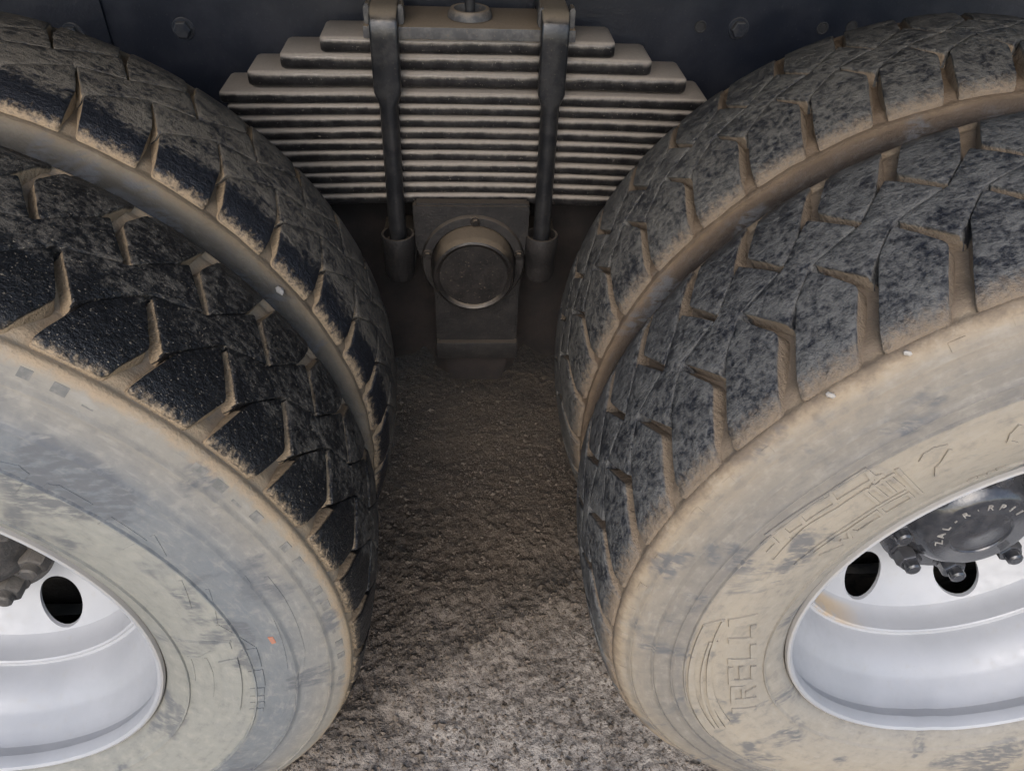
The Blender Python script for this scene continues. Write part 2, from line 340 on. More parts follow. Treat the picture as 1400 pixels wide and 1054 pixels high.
T_RI = tyre_spec(s=1, y0=.3356, W=.270, Rs=.5125, Rc=.530, lug0=123.1, bulge=.15, P1=(-2.7, .082), P2=(0.1, .126), Q0=-5.5, w0=.0075, w1=.0065, h1=.0045, h2=.0030, sipe=.0009, ridges=(), case='casing_ri', tread='tread_ri', vis=(70, 205),
                 label='right inner tyre with grey dusty tread and brown mud in the gap')
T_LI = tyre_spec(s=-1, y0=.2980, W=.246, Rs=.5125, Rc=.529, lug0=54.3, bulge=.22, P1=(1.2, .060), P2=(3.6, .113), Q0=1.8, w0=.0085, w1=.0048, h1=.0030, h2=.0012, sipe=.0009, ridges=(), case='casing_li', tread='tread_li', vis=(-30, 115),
                 label='left inner tyre with worn brown-grey tread and black near shoulder')
EDGE = .011
def tread_r(t, v):
    u = 2 * v / t.W - 1; r = t.Rs + (t.Rc - t.Rs) * (1 - abs(u) ** 2.4)
    e = min(v, t.W - v) - EDGE; return r - .0045 * max(0.0, 1 - max(0.0, e) / .012) ** 2
def floor_r(t, v):
    e = min(v, t.W - v); k = max(0, min(1, (e - .006) / .05)); k = k * k * (3 - 2 * k); return tread_r(t, max(EDGE, min(t.W - EDGE, v))) - (.0072 + .0105 * k)
def casing_profile(t):
    out = [(t.y0 + .02, .288)]
    rs = sorted([r for r in np.arange(.297, .5021, .006) if all(abs(r - q) > .0019 for q in t.ridges)] + [r + d for r in t.ridges for d in (-.0017, -.0007, .0007, .0017)])
    for r in rs:
        k = sum(.0026 if abs(r - q) < .0010 else 0.0 for q in t.ridges)
        out.append((t.y0 + side_y(r) * t.__dict__.get('bulge', 1.0) - k, r))
    out += [(t.y0 - .001, .5045)]
    mid = [(v, max(floor_r(t, v), .5045) if v < .004 else floor_r(t, v)) for v in [.004, .008, .012, .018, .026, .036, .05, .07, .09, .11]]
    mid = [(.0035, .5060)] + [m for m in mid if m[0] > .006]
    out += [(t.y0 + v, r) for v, r in mid] + [(t.y0 + t.W / 2, floor_r(t, t.W / 2))]
    first = out[:]
    return first + [(2 * t.y0 + t.W - y, r) for y, r in reversed(first[:-1])]
def cross(a, b): return a[0] * b[1] - a[1] * b[0]
def offset_poly(P, O):
    n = len(P); A = sum(cross(P[i], P[(i + 1) % n]) for i in range(n))
    if A < 0:
        P = P[::-1]; O = [(O[(n - 2 - i) % n][1], O[(n - 2 - i) % n][0]) for i in range(n)]
    L = []
    for i in range(n):
        a, b = np.array(P[i]), np.array(P[(i + 1) % n]); d = (b - a) / np.linalg.norm(b - a); nn = np.array((-d[1], d[0]))
        L.append((a + nn * O[i][0], b + nn * O[i][1]))
    out = []
    for i in range(n):
        (a, b), (c, d) = L[i - 1], L[i]; u = b - a; w = d - c; den = cross(u, w)
        if abs(den) < 1e-9: out.append(c); continue
        tt = cross(c - a, w) / den; out.append(a + u * tt)
    return out
def round_poly(P, rad):
    out = []; n = len(P)
    for i in range(n):
        p, a, b = P[i], P[i - 1], P[(i + 1) % n]; da, db = a - p, b - p; la, lb = np.linalg.norm(da), np.linalg.norm(db); d = min(rad, la * .35, lb * .35)
        q0, q2 = p + da / la * d, p + db / lb * d
        for t in (0, .35, .65, 1): out.append((1 - t)**2 * q0 + 2 * t * (1 - t) * p + t * t * q2)
    return out
R0 = .52
def block_mesh(t, poly, offs, seed, rad):
    P = [(R0 * R_(a), y) for a, y in poly]; segs = [(np.array(P[i]), np.array(P[(i + 1) % len(P)]), (offs[i][0] + offs[i][1]) / 2) for i in range(len(P))]
    def is_sipe(s, y):
        best = (9, 0); q = np.array((s, y))
        for a, b_, o in segs:
            d = b_ - a; k = max(0, min(1, np.dot(q - a, d) / np.dot(d, d))); dist = abs(np.linalg.norm(q - a - d * k) - o)
            best = min(best, (dist, o))
        return 0 < best[1] < .00105
    P = round_poly(offset_poly(P, offs), rad)
    bm = bmesh.new(); bm.faces.new([bm.verts.new((p[0], p[1], 0)) for p in P])
    lo = min(p[0] for p in P); hi = max(p[0] for p in P); yl = min(p[1] for p in P); yh = max(p[1] for p in P)
    def cut(co, no): bmesh.ops.bisect_plane(bm, geom=bm.verts[:] + bm.edges[:] + bm.faces[:], plane_co=co, plane_no=no, dist=1e-5)
    for k in range(1, int((hi - lo) / .013) + 1): cut((lo + k * .013, 0, 0), (1, 0, 0))
    for k in range(1, int((yh - yl) / .016) + 1): cut((0, yl + k * .016, 0), (0, 1, 0))
    bm.faces.ensure_lookup_table(); bm.normal_update()
    if bm.faces[0].normal.z < 0: bmesh.ops.reverse_faces(bm, faces=bm.faces[:])
    bmesh.ops.inset_region(bm, faces=bm.faces[:], thickness=.0006, depth=0, use_boundary=True, use_even_offset=True)
    bm.normal_update()
    be = [e for e in bm.edges if len(e.link_faces) == 1]; depth = {}; outn = {}
    for e in be:
        f = e.link_faces[0]; m = (e.verts[0].co + e.verts[1].co) / 2; d = (e.verts[1].co - e.verts[0].co).normalized(); nn = Vector((d.y, -d.x, 0))
        if nn.dot(f.calc_center_median() - m) > 0: nn = -nn
        for v in e.verts: outn[v] = outn.get(v, Vector()) + nn
    rim = {v: n.normalized() for v, n in outn.items()}
    for v in rim: depth[v] = .0005
    cur = {v: v for v in rim}; edges = [(e.verts[0], e.verts[1]) for e in be]
    for dd, oo in ((.007, .0004), (.0115, .0018), (.022, .0045)):
        new = {}
        for v, n in rim.items():
            w = bm.verts.new(v.co + n * oo); depth[w] = dd; new[v] = w
        for a, b in edges:
            try: bm.faces.new((cur[a], cur[b], new[b], new[a]))
            except ValueError: pass
        cur = new
    bm.verts.ensure_lookup_table(); AXv = []; DP = []
    for v in bm.verts:
        s, y, d = v.co.x, v.co.y, depth.get(v, 0.0); yc = max(0.004, min(t.W - .003, y))
        r = tread_r(t, yc) - d
        if d < .003:
            q = Vector((s * 30 + seed * 3.1, y * 30, seed * 7.7)); r += .0003 * mnoise.noise(q) + .0003 * mnoise.noise(q * 4)
        if 0 < d < .003:      # torn, chipped edges
            q = Vector((s * 90 + seed * 5.3, y * 90, seed)); r -= .0006 * max(0, mnoise.noise(q)); y += .0009 * mnoise.noise(q + Vector((9, 0, 0))); s += .0009 * mnoise.noise(q + Vector((0, 9, 0)))
        AXv.append(y); DP.append(0.0 if d > .0001 and is_sipe(s, y) else d); a = s / R0; v.co = Vector((r * math.cos(a), t.y0 + y, r * math.sin(a)))
    me = bpy.data.meshes.new('tread_block'); bmesh.ops.recalc_face_normals(bm, faces=bm.faces); bm.to_mesh(me); bm.free()
    for nm, arr in (('ax', AXv), ('dp', DP)): me.attributes.new(nm, 'FLOAT', 'POINT').data.foreach_set('value', arr)
    me.materials.append(M[t.tread]); return finish(me, 50)
def build_tyre(t):
    case = lathe(casing_profile(t), 200, 'tyre_casing', ang=60)
    if t.y0 > .1:       # caked, uneven mud down the flank in the gap between the twin tyres
        for v in case.vertices:
            r = math.hypot(v.co.x, v.co.z)
            if r > .44 and v.co.y < t.y0 + .01:
                q = Vector((v.co.x * 22, r * 60, v.co.z * 22)); k = mnoise.noise(q) + .6 * mnoise.noise(q * 2.7); v.co.y -= .0024 * (k + .7) * min(1, (r - .44) / .02); v.co *= 1
                s = 1 + .0016 * mnoise.noise(q * 1.9 + Vector((5, 0, 0))) / r; v.co.x *= s; v.co.z *= s
        case.update()
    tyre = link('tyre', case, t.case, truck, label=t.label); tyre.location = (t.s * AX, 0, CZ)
    p = PITCH; e = EDGE; W = t.W; q = lambda pt: (t.Q0 - pt[0], W - pt[1])
    P0 = (0.0, (.0045 if t.s > 0 else .010) if t.y0 < .1 else .006); P1 = t.P1; P2 = t.P2; Q0 = (t.Q0, W - .0035); Q1 = q(P1); Q2 = q(P2); sh = lambda pt, k: (pt[0] - k * p, pt[1])
    w0, w1, h1, h2, s_ = t.w0, t.w1, t.h1, t.h2, t.sipe
    kinds = [([P0, P1, sh(P2, 1), sh(P1, 1), sh(P0, 1)], [(w0, w1), (s_, s_), (h2, h1), (w1, w0), (0, 0)], .005),
             ([P2, P1, sh(P2, 1), sh(Q2, 1), sh(Q1, 1), Q2], [(h2, h1), (s_, s_), (s_, s_), (h2, h1), (s_, s_), (s_, s_)], .0025),
             ([sh(Q0, 1), sh(Q1, 1), Q2, Q1, Q0], [(w0, w1), (s_, s_), (h2, h1), (w1, w0), (0, 0)], .005)]
    meshes = [[block_mesh(t, po, of, i * 10 + v + t.y0 * 100 + t.s, rd) for v in range(3)] for i, (po, of, rd) in enumerate(kinds)]
    rest_v = []; rest_f = []; rest_a = []; rest_d = []
    for k in range(NP):
        ang = t.lug0 - k * p; a180 = (ang + 180) % 360 - 180; vis = t.vis[0] <= a180 <= t.vis[1] or t.vis[0] <= a180 + 360 <= t.vis[1]
        for i in range(3):
            me = meshes[i][random.randrange(3)]
            if vis:
                o = link('tread_block', me, None, tyre); o.rotation_euler = (0, -R_(ang), 0)
            else:
                co = np.empty(len(me.vertices) * 3); me.vertices.foreach_get('co', co); co = co.reshape(-1, 3); c, s = math.cos(R_(ang)), math.sin(R_(ang))
                n0 = sum(len(x) for x in rest_v); rest_v.append(np.stack([co[:, 0] * c - co[:, 2] * s, co[:, 1], co[:, 0] * s + co[:, 2] * c], 1))
                rest_f += [tuple(n0 + j for j in pl.vertices) for pl in me.polygons]
                for nm, L in (('ax', rest_a), ('dp', rest_d)):
                    b = np.empty(len(me.vertices)); me.attributes[nm].data.foreach_get('value', b); L.append(b)
    me = bpy.data.meshes.new('tread'); me.from_pydata(np.concatenate(rest_v).tolist(), [], rest_f)
    for nm, L in (('ax', rest_a), ('dp', rest_d)): me.attributes.new(nm, 'FLOAT', 'POINT').data.foreach_set('value', np.concatenate(L))
    me.materials.append(M[t.tread]); finish(me, 50); link('tread', me, None, tyre, kind='stuff')
    return tyre
ty_ro, ty_lo, ty_ri, ty_li = (build_tyre(t) for t in (T_RO, T_LO, T_RI, T_LI))

# --- raised marks moulded on the sidewalls: (angle, radius) tables
EMBLEM= [[(153.43, 0.4293), (147.08, 0.4259), (143.64, 0.4243)], [(143.21, 0.4243), (138.07, 0.4254), (138.36, 0.4091), (143.74, 0.4095), (143.21, 0.4243)], [(148.47, 0.4226), (143.8, 0.4201), (144.04, 0.408), (149.01, 0.4097), (148.47, 0.4226)], [(151.4, 0.4236), (148.59, 0.4217), (149.21, 0.4095), (151.84, 0.411), (151.4, 0.4236)], [(152.9, 0.4257), (151.6, 0.4235), (152.52, 0.4078)], [(155.2, 0.4246), (153.45, 0.4246), (154.02, 0.4129), (156.01, 0.412)], [(157.02, 0.3982), (149.5, 0.4047), (144.41, 0.4003), (139.81, 0.4017)], [(156.95, 0.3716), (150.89, 0.3705), (145.53, 0.3688), (140.8, 0.3695), (136.49, 0.3699)], [(140.17, 0.4007), (140.31, 0.3753)], [(138.92, 0.4022), (138.84, 0.3765)], [(137.51, 0.4025), (137.51, 0.3765)], [(136.47, 0.402), (136.19, 0.3767)], [(140.09, 0.4), (135.96, 0.4018)], [(137.99, 0.4248), (137.84, 0.4105), (137.08, 0.4083), (138.37, 0.4055)], [(140.97, 0.3657), (136.32, 0.3637), (136.37, 0.3511), (141.22, 0.3494), (140.97, 0.3657)], [(146.87, 0.3618), (141.62, 0.3639), (141.77, 0.3489), (146.65, 0.3491), (146.87, 0.3618)], [(148.95, 0.3647), (147.11, 0.3614), (148.48, 0.3451), (149.33, 0.3529)], [(153.26, 0.3656), (149.44, 0.364)], [(153.8, 0.3541), (150.69, 0.3423)], [(135.12, 0.4046), (134.94, 0.3519)], [(132.14, 0.4013), (131.39, 0.4061), (130.11, 0.4076), (128.82, 0.4046)], [(128.69, 0.3965), (130.21, 0.3852), (131.03, 0.3812), (131.61, 0.3713)], [(120.19, 0.3923), (121.22, 0.3847), (121.65, 0.3759), (120.84, 0.369)], [(127.85, 0.3307), (127.09, 0.3314)], [(126.37, 0.3296), (125.62, 0.3296)], [(124.88, 0.3296), (124.14, 0.3298)], [(123.4, 0.3301), (122.53, 0.3305)]]
BARS= [[(175.01, 0.4189), (173.07, 0.4013), (173.09, 0.3975), (175.02, 0.4156)], [(175.2, 0.418), (175.09, 0.4146), (211.01, 0.4105), (214.18, 0.4228)], [(179.68, 0.403), (179.67, 0.4002), (211.45, 0.4055), (211.52, 0.4092)], [(179.42, 0.396), (179.41, 0.393), (211.76, 0.3976), (211.82, 0.4014)], [(173.51, 0.4003), (173.46, 0.3976), (209.54, 0.3865), (212.0, 0.3951)]]
LETTERS= [[(173.03, 0.3939), (171.25, 0.3635), (173.72, 0.3568), (175.12, 0.3888)], [(178.59, 0.383), (179.24, 0.3475), (181.49, 0.3439), (180.44, 0.3797)], [(175.07, 0.363), (174.94, 0.356), (179.24, 0.3475), (178.88, 0.3553)], [(185.49, 0.3749), (187.84, 0.3373), (190.23, 0.336), (187.65, 0.3728)], [(181.99, 0.3509), (182.28, 0.3429), (187.84, 0.3373), (187.19, 0.3451)], [(193.28, 0.371), (196.41, 0.3356), (198.46, 0.3364), (195.5, 0.3711)], [(188.66, 0.3723), (188.92, 0.3662), (193.62, 0.3649), (193.28, 0.371)], [(189.34, 0.3586), (189.61, 0.3534), (194.49, 0.3523), (194.04, 0.3573)], [(190.59, 0.3432), (191.33, 0.3357), (196.41, 0.3356), (195.62, 0.3425)], [(201.12, 0.3721), (204.17, 0.3412), (205.93, 0.3434), (203.07, 0.3738)], [(197.27, 0.3696), (197.43, 0.3641), (201.48, 0.3667), (201.12, 0.3721)], [(197.85, 0.356), (198.23, 0.3519), (202.42, 0.3549), (202.12, 0.3588)], [(196.32, 0.3691), (197.39, 0.3515), (198.49, 0.3521), (197.43, 0.3692)], [(200.37, 0.3529), (199.76, 0.3376), (201.17, 0.3382), (202.35, 0.3543)], [(205.09, 0.3755), (208.05, 0.3466), (209.76, 0.3496), (207.04, 0.3781)]]
LPLATES= [[(3.9, 0.3973), (4.24, 0.4142), (358.88, 0.4121), (358.27, 0.396)], [(357.71, 0.3964), (358.08, 0.4122), (353.14, 0.4118), (352.85, 0.395)], [(352.26, 0.3948), (352.57, 0.4107), (350.55, 0.4103), (350.28, 0.3944)], [(349.73, 0.3943), (350.08, 0.4103), (348.48, 0.4105), (348.13, 0.3945)], [(347.56, 0.3946), (348.06, 0.4106), (346.49, 0.4112), (345.98, 0.3947)], [(345.34, 0.3948), (345.86, 0.4105), (344.37, 0.411), (343.92, 0.3952)], [(0.66, 0.3677), (1.94, 0.3902), (356.38, 0.3874), (349.79, 0.3854), (344.6, 0.3845), (343.71, 0.3599)], [(6.51, 0.3362), (6.71, 0.3906), (4.65, 0.3892), (4.11, 0.3686)]]
LLINES= [[(50.76, 0.4106), (48.98, 0.414), (47.9, 0.4108), (47.68, 0.3802)], [(45.48, 0.385), (45.18, 0.4092), (44.15, 0.4129), (40.17, 0.4114), (39.8, 0.3805)], [(37.17, 0.3961), (36.96, 0.4089), (31.84, 0.4076), (31.86, 0.3853)], [(31.69, 0.4174), (28.35, 0.4072)], [(6.51, 0.3362), (6.71, 0.3906)], [(4.11, 0.3686), (1.31, 0.3487), (0.55, 0.3352), (352.34, 0.3319)], [(1.01, 0.3544), (356.75, 0.355), (347.94, 0.3515)], [(11.08, 0.3902), (4.57, 0.411)], [(22.73, 0.394), (16.79, 0.3778)], [(19.43, 0.4084), (11.86, 0.3896)], [(19.38, 0.4473), (9.58, 0.4428), (357.56, 0.4367)], [(17.83, 0.464), (13.07, 0.4637), (1.3, 0.4587), (343.18, 0.4352)]]
def on_side(t, a, r, h): a = R_(a); return (r * math.cos(a), t.y0 + side_y(r) - h, r * math.sin(a))
def wrap(pts): return [((a + 180) % 360 - 180 if pts[0][0] > 270 or pts[0][0] < 90 else a, r) for a, r in pts]
def patch(t, quad, h, V, F, n=None):
    q = wrap(quad); a, b, c, d = [np.array(x) for x in q[:4]]
    n = n or max(2, int(abs(d[0] - a[0]) / 1.2) + 1); m = max(2, int(abs(b[1] - a[1]) / .008) + 1); i0 = len(V)
    for lev in (h, -.0015):
        for i in range(n + 1):
            for j in range(m + 1):
                u, w = i / n, j / m; pt = (a * (1 - w) + b * w) * (1 - u) + (d * (1 - w) + c * w) * u; V.append(on_side(t, pt[0], pt[1], lev))
    st = (n + 1) * (m + 1); ix = lambda i, j, l: i0 + l * st + i * (m + 1) + j
    for i in range(n):
        for j in range(m): F.append((ix(i, j, 0), ix(i + 1, j, 0), ix(i + 1, j + 1, 0), ix(i, j + 1, 0)))
    ring = [(i, 0) for i in range(n)] + [(n, j) for j in range(m)] + [(i, m) for i in range(n, 0, -1)] + [(0, j) for j in range(m, 0, -1)]
    for k in range(len(ring)):
        (i, j), (i2, j2) = ring[k], ring[(k + 1) % len(ring)]; F.append((ix(i, j, 0), ix(i2, j2, 0), ix(i2, j2, 1), ix(i, j, 1)))
def stroke(t, pts, wd, h, V, F):
    q = wrap(pts)
    for (a0, r0), (a1, r1) in zip(q, q[1:]):
        rm = (r0 + r1) / 2; dx, dy = R_(a1 - a0) * rm, r1 - r0; L = math.hypot(dx, dy)
        if L < 1e-5: continue
        ux, uy = dx / L, dy / L; ex = wd * .5
        s0 = (a0 - math.degrees(ux * ex / rm), r0 - uy * ex); s1 = (a1 + math.degrees(ux * ex / rm), r1 + uy * ex); oa, orr = math.degrees(-uy * wd / 2 / rm), ux * wd / 2
        patch(t, [(s0[0] + oa, s0[1] + orr), (s0[0] - oa, s0[1] - orr), (s1[0] - oa, s1[1] - orr), (s1[0] + oa, s1[1] + orr)], h, V, F, max(1, int(L / .012) + 1))
def mark(name, t, tyre, quads=(), strokes=(), h=.0012, wd=.0026, mat=None, label=None):
    V, F = [], []
    for q in quads: patch(t, q, h, V, F)
    for s_ in strokes: stroke(t, s_, wd, h, V, F)
    o = link(name, mesh(V, F, name, 30), mat or t.case, tyre)
    if label: o['label'] = label
for q in LETTERS: pass
def group_letters():
    sizes = (1, 2, 2, 4, 5, 1); i = 0
    for n in sizes: yield LETTERS[i:i + n]; i += n
for g in group_letters(): mark('sidewall_letter', T_RO, ty_ro, quads=g, h=.0024)
mark('sidewall_letter', T_RO, ty_ro, quads=BARS, h=.0024, label='long looped capital letter reaching over the whole word')
for s_ in EMBLEM: mark('sidewall_marking', T_RO, ty_ro, strokes=[s_], h=.0018, wd=.0034)
for q in LPLATES:
    if len(q) == 4: mark('sidewall_marking', T_LO, ty_lo, quads=[q], h=.0012)
    else: mark('sidewall_marking', T_LO, ty_lo, quads=[[q[0], q[1], q[3], q[5]], [q[5], q[3], q[4], q[4]]], h=.0018)
for s_ in LLINES: mark('sidewall_marking', T_LO, ty_lo, strokes=[s_], h=.0006, wd=.0036)
mark('paint_dot', T_LO, ty_lo, quads=[[(6.3, .4300), (6.1, .4352), (4.6, .4356), (4.5, .4310)]], h=.0006, mat='red')
# small wear notches moulded round the shoulder
for t, tyre, a0, a1 in ((T_LO, ty_lo, -8, 92), (T_RO, ty_ro, 95, 196)):
    a = a0
    while a < a1:
        w_ = random.uniform(.9, 1.7); mark('shoulder_notch', t, tyre, quads=[[(a, .4915), (a, .4985), (a - w_, .4985), (a - w_, .4915)]], h=random.uniform(-.0004, .0009), mat='notch' if t.s < 0 else None); a += PITCH / 3 * random.choice((1, 1, 2))
# --- rims, hubs
def wheel_rim(t):
    y = -.0045
    bm = bmesh.new()
    prof = [(.016, .2895), (.002, .2930), (-.004, .2945), (-.0085, .2930), (-.0095, .2900), (-.0070, .2865), (.000, .2842), (.008, .2840), (.014, .2862), (.021, .2878), (.028, .2868), (.040, .2815), (.058, .2745), (.064, .2712), (.072, .2650), (.085, .2575), (.100, .2510), (.118, .2465), (.1195, .2430),
            (.1185, .2395), (.1205, .2372), (.135, .2350), (.148, .2320), (.156, .2275)]
    me = lathe([(yy, r) for yy, r in prof], 160, 'rim_barrel', ang=50); bm.from_mesh(me)
    for v in bm.verts:      # the lip was knocked: a shallow dent low on the edge
        a = math.degrees(math.atan2(v.co.z, v.co.x)); r = math.hypot(v.co.x, v.co.z)
        if r > .282 and t.s > 0:
            k = .0035 * math.exp(-((a + 92) / 3.5) ** 2) + .0022 * math.exp(-((a + 100) / 2.5) ** 2); v.co.x *= 1 - k / r; v.co.z *= 1 - k / r
    NH = 8; hr = .0308; hR = .1935; N = 80
    for hno in range(NH):
        ac = R_(t.hole0) + 2 * math.pi * hno / NH; half = math.pi / NH; ri, ro = .100, .2275; ring0 = []; c0 = Vector((hR * math.cos(ac), 0, hR * math.sin(ac)))
        for k in range(N):
            f = k / N * 4
            if f < 1: a, r = ac - half + 2 * half * f, ri
            elif f < 2: a, r = ac + half, ri + (ro - ri) * (f - 1)
            elif f < 3: a, r = ac + half - 2 * half * (f - 2), ro
            else: a, r = ac - half, ro - (ro - ri) * (f - 3)
            ring0.append(Vector((r * math.cos(a), 0, r * math.sin(a))))
        rings = []
        yd = lambda r: .156 + .048 * (lambda k: k * (2 - k) * .5 + k * .5)(max(0, min(1, (.2275 - r) / .072)))
        for w, dy in ((0, 0), (.4, 0), (.75, 0), (1.0, 0), (1.02, .0010), (1.025, .0055)):
            L = []
            for pnt in ring0:
                d = (pnt - c0).normalized() * hr * (1.04 if w <= 1 else 2.04 - w + .02); edge = c0 + d; q = pnt.lerp(edge, min(w, 1.0)); r = math.hypot(q.x, q.z); L.append(bm.verts.new((q.x, yd(r) + dy, q.z)))
            rings.append(L)
        for A, B in zip(rings, rings[1:]):
            for k in range(N): bm.faces.new((A[k], A[(k + 1) % N], B[(k + 1) % N], B[k]))
    bmesh.ops.remove_doubles(bm, verts=bm.verts[:], dist=.0004)
    bmesh.ops.recalc_face_normals(bm, faces=bm.faces); me = bpy.data.meshes.new('wheel_rim'); bm.to_mesh(me); bm.free(); finish(me, 19)
    o = link('wheel_rim', me, 'rim', truck); o.location = (t.s * AX, t.y0 - .003 * 0, CZ); return o
def hub(t, mat):
    prof = [(.212, .001), (.212, .118), (.153, .118), (.150, .115), (.149, .088), (.140, .0845), (.127, .076), (.1195, .068), (.1172, .063), (.1172, .044), (.1160, .0425), (.1160, .040), (.1178, .0385), (.1178, .014), (.1165, .0115), (.1165, .0005)]
    h = link('hub', lathe(prof, 72, 'hub', ang=40), mat, truck); h.location = (t.s * AX, t.y0, CZ)
    nut = hexhead(.0175, .020, .020, .003, .012, .0108); nut.materials.append(M[mat])
    for k in range(8):
        a = R_(t.nut0 + 45 * k); o = link('wheel_nut', nut, None, h); o.location = (.0995 * math.cos(a), .1505, .0995 * math.sin(a)); o.rotation_euler = (0, random.random(), 0)
    return h
T_RO.hole0, T_LO.hole0, T_RO.nut0, T_LO.nut0 = -112.0, -72.5, -173.0, -20.0
for t, mt in ((T_RO, 'hub_r'), (T_LO, 'hub_l')):
    wheel_rim(t); t.hub = hub(t, mt)
# worn casting letters round the right hub cap
def glyph(ch, size):
    cu = bpy.data.curves.new('glyph', 'FONT'); cu.body = ch; cu.size = size; cu.extrude = .0014; cu.align_x = 'CENTER'
    o = bpy.data.objects.new('glyph', cu); COL.objects.link(o); bpy.context.view_layer.update()
    me = bpy.data.meshes.new_from_object(o.evaluated_get(bpy.context.evaluated_depsgraph_get())); bpy.data.objects.remove(o); return me
for k, ch in enumerate('ZAL-R·RP11'):
    me = glyph(ch, .0145); me.materials.append(M['pebble_grey']); a = R_(200 - k * 16.5)
    o = link('cast_letter', me, None, T_RO.hub); o.location = (.0485 * math.cos(a), .1172, .0485 * math.sin(a)); o.rotation_euler = (R_(90), -(a - math.pi / 2), 0)
for t in (T_RI, T_LI):      # inner wheels carry a plain barrel and the brake drum behind the outer disc
    o = link('wheel_rim', lathe([(-.004, .294), (-.004, .286), (.05, .276), (.08, .25), (.16, .25), (.2, .276), (t.W + .004, .286), (t.W + .004, .294)], 72), 'under', truck); o.location = (t.s * AX, t.y0, CZ)
    o = link('brake_drum', lathe([(-.0, .02), (-.0, .208), (.01, .215), (.06, .215), (.065, .222), (.16, .222), (.16, .05)], 72), 'drum', truck); o.location = (t.s * AX, .262, CZ)

# --- leaf spring: thirteen leaves clamped on the trunnion saddle
LZ = [(.9245, .0245), (.8995, .0245), (.8745, .0245), (.848, .0195)] + [(.8292 - .0187 * k, .0180) for k in range(9)]
LX = [(-.231, .208), (-.293, .268), (-.345, .327), (-.392, .365)] + [(-.384, .358), (-.388, .362)] + [(-.43 - .04 * k, .405 + .04 * k) for k in range(7)]
def leaf_mesh(x0, x1, z, th, yf, wd, camber, seed):
    V = []; F = []; ym = yf + wd / 2; r = th * .5; sec = []
    for sgn in (-1, 1):
        for k in range(9):
            a = math.pi / 2 - math.pi * k / 8; sec.append((sgn, math.cos(a) ** .9 if math.cos(a) > 1e-6 else 0.0, math.sin(a) if sgn < 0 else -math.sin(a)))
    N = len(sec); xs_ = [x0, x0 + .0015, x0 + .006] + [x0 + .006 + (x1 - x0 - .012) * k / 22 for k in range(1, 22)] + [x1 - .006, x1 - .0015, x1]
    for x in xs_:
        e = min(x - x0, x1 - x); sh = .003 * max(0, 1 - e / .006) ** 2; zz = z - camber * (x - XC) ** 2 + .0009 * mnoise.noise(Vector((x * 9, seed, 0)))
        for sgn, c, s in sec: V.append((x, ym + sgn * (wd / 2 - r - sh + r * .45 * c + .0006 * mnoise.noise(Vector((x * 40, seed, 3)))), zz + s * (th / 2 - sh * .7)))
    for j in range(len(xs_) - 1):
        for i in range(N): F.append((j * N + i, j * N + (i + 1) % N, (j + 1) * N + (i + 1) % N, (j + 1) * N + i))
    F.append(tuple(range(N))); F.append(tuple((len(xs_) - 1) * N + i for i in range(N)))
    return mesh(V, F, 'leaf', 40)
spring = None
for k in range(12, -1, -1):
    (z, th), (x0, x1) = LZ[k], LX[k]; me = leaf_mesh(x0, x1, z, th - .0012, .700 + random.uniform(-.0015, .0015), .100, .025 + .03 * max(0, k - 2) / 4, k)
    if spring is None: spring = link('leaf_spring', me, 'leaf', truck, label='stack of thirteen dusty steel leaves, shorter towards the top')
    else: link('leaf', me, 'leaf', spring)
# clamp plate on top with its guide tabs and bolt socket
cl = link('clamp_plate', box_mesh(-.165, .145, .694, .806, .9372, .9545, bev=.002), 'plate', truck)
for xa, xb in ((-.163, -.154), (-.1145, -.106), (.0895, .098), (.134, .143)):
    link('guide_tab', prism_y([(xa, .955), (xb, .955), (xb, .980), ((xa + xb) / 2, .984), (xa, .978)], .700, .725, .0015), 'plate', cl)
socket = link('bolt_socket', mesh(*(lambda V, F: (V, F))(*(lambda N, pr: ([((XC + r * math.cos(2 * math.pi * i / N)), .748 + r * math.sin(2 * math.pi * i / N), z) for i in range(N) for r, z in pr], [(i * len(pr) + k, i * len(pr) + k + 1, ((i + 1) % N) * len(pr) + k + 1, ((i + 1) % N) * len(pr) + k) for i in range(N) for k in range(len(pr) - 1)]))(32, [(.034, .956), (.033, .962), (.029, .968), (.024, .968), (.022, .960), (.021, .950)]))), 'plate', cl)
link('centre_bolt', sweep([((XC, .748, z), (1, 0, 0), (0, 1, 0)) for z in (.945, .985, .992, 1.05)], [(.0075, .0075, 1), (.0075, .0075, 1), (.0062, .0062, 1), (.0062, .0062, 1)]), 'under', cl)
# the two U-bolts: flattened over the clamp plate, round below
for xu in (-.134, .113):
    path = []; secs = []
    def add(y, z, d, s_): path.append(((xu, y, z), (1, 0, 0), d)); secs.append(s_)
    RD = (.0145, .0145, 1.0); FL = (.0205, .0120, .22)
    for z in (.56, .70, .845): add(.686, z, (0, 1, 0), RD)
    add(.686, .866, (0, 1, 0), FL)
    add(.686, .94, (0, 1, 0), FL)
    for a in (20, 45, 70): add(.7 - .014 * math.cos(R_(a)), .955 + .014 * math.sin(R_(a)), (0, math.cos(R_(a)), -math.sin(R_(a))), FL)
    add(.706, .9695, (0, 0, -1), FL); add(.80, .9695, (0, 0, -1), FL)
    for a in (70, 45, 20): add(.804 + .014 * math.cos(R_(a)), .955 + .014 * math.sin(R_(a)), (0, -math.cos(R_(a)), -math.sin(R_(a))), FL)
    add(.818, .94, (0, -1, 0), FL); add(.818, .866, (0, -1, 0), FL); add(.818, .845, (0, -1, 0), RD); add(.818, .60, (0, -1, 0), RD)
    u = link('u_bolt', sweep(path, secs, 'u_bolt'), 'ubolt', truck)
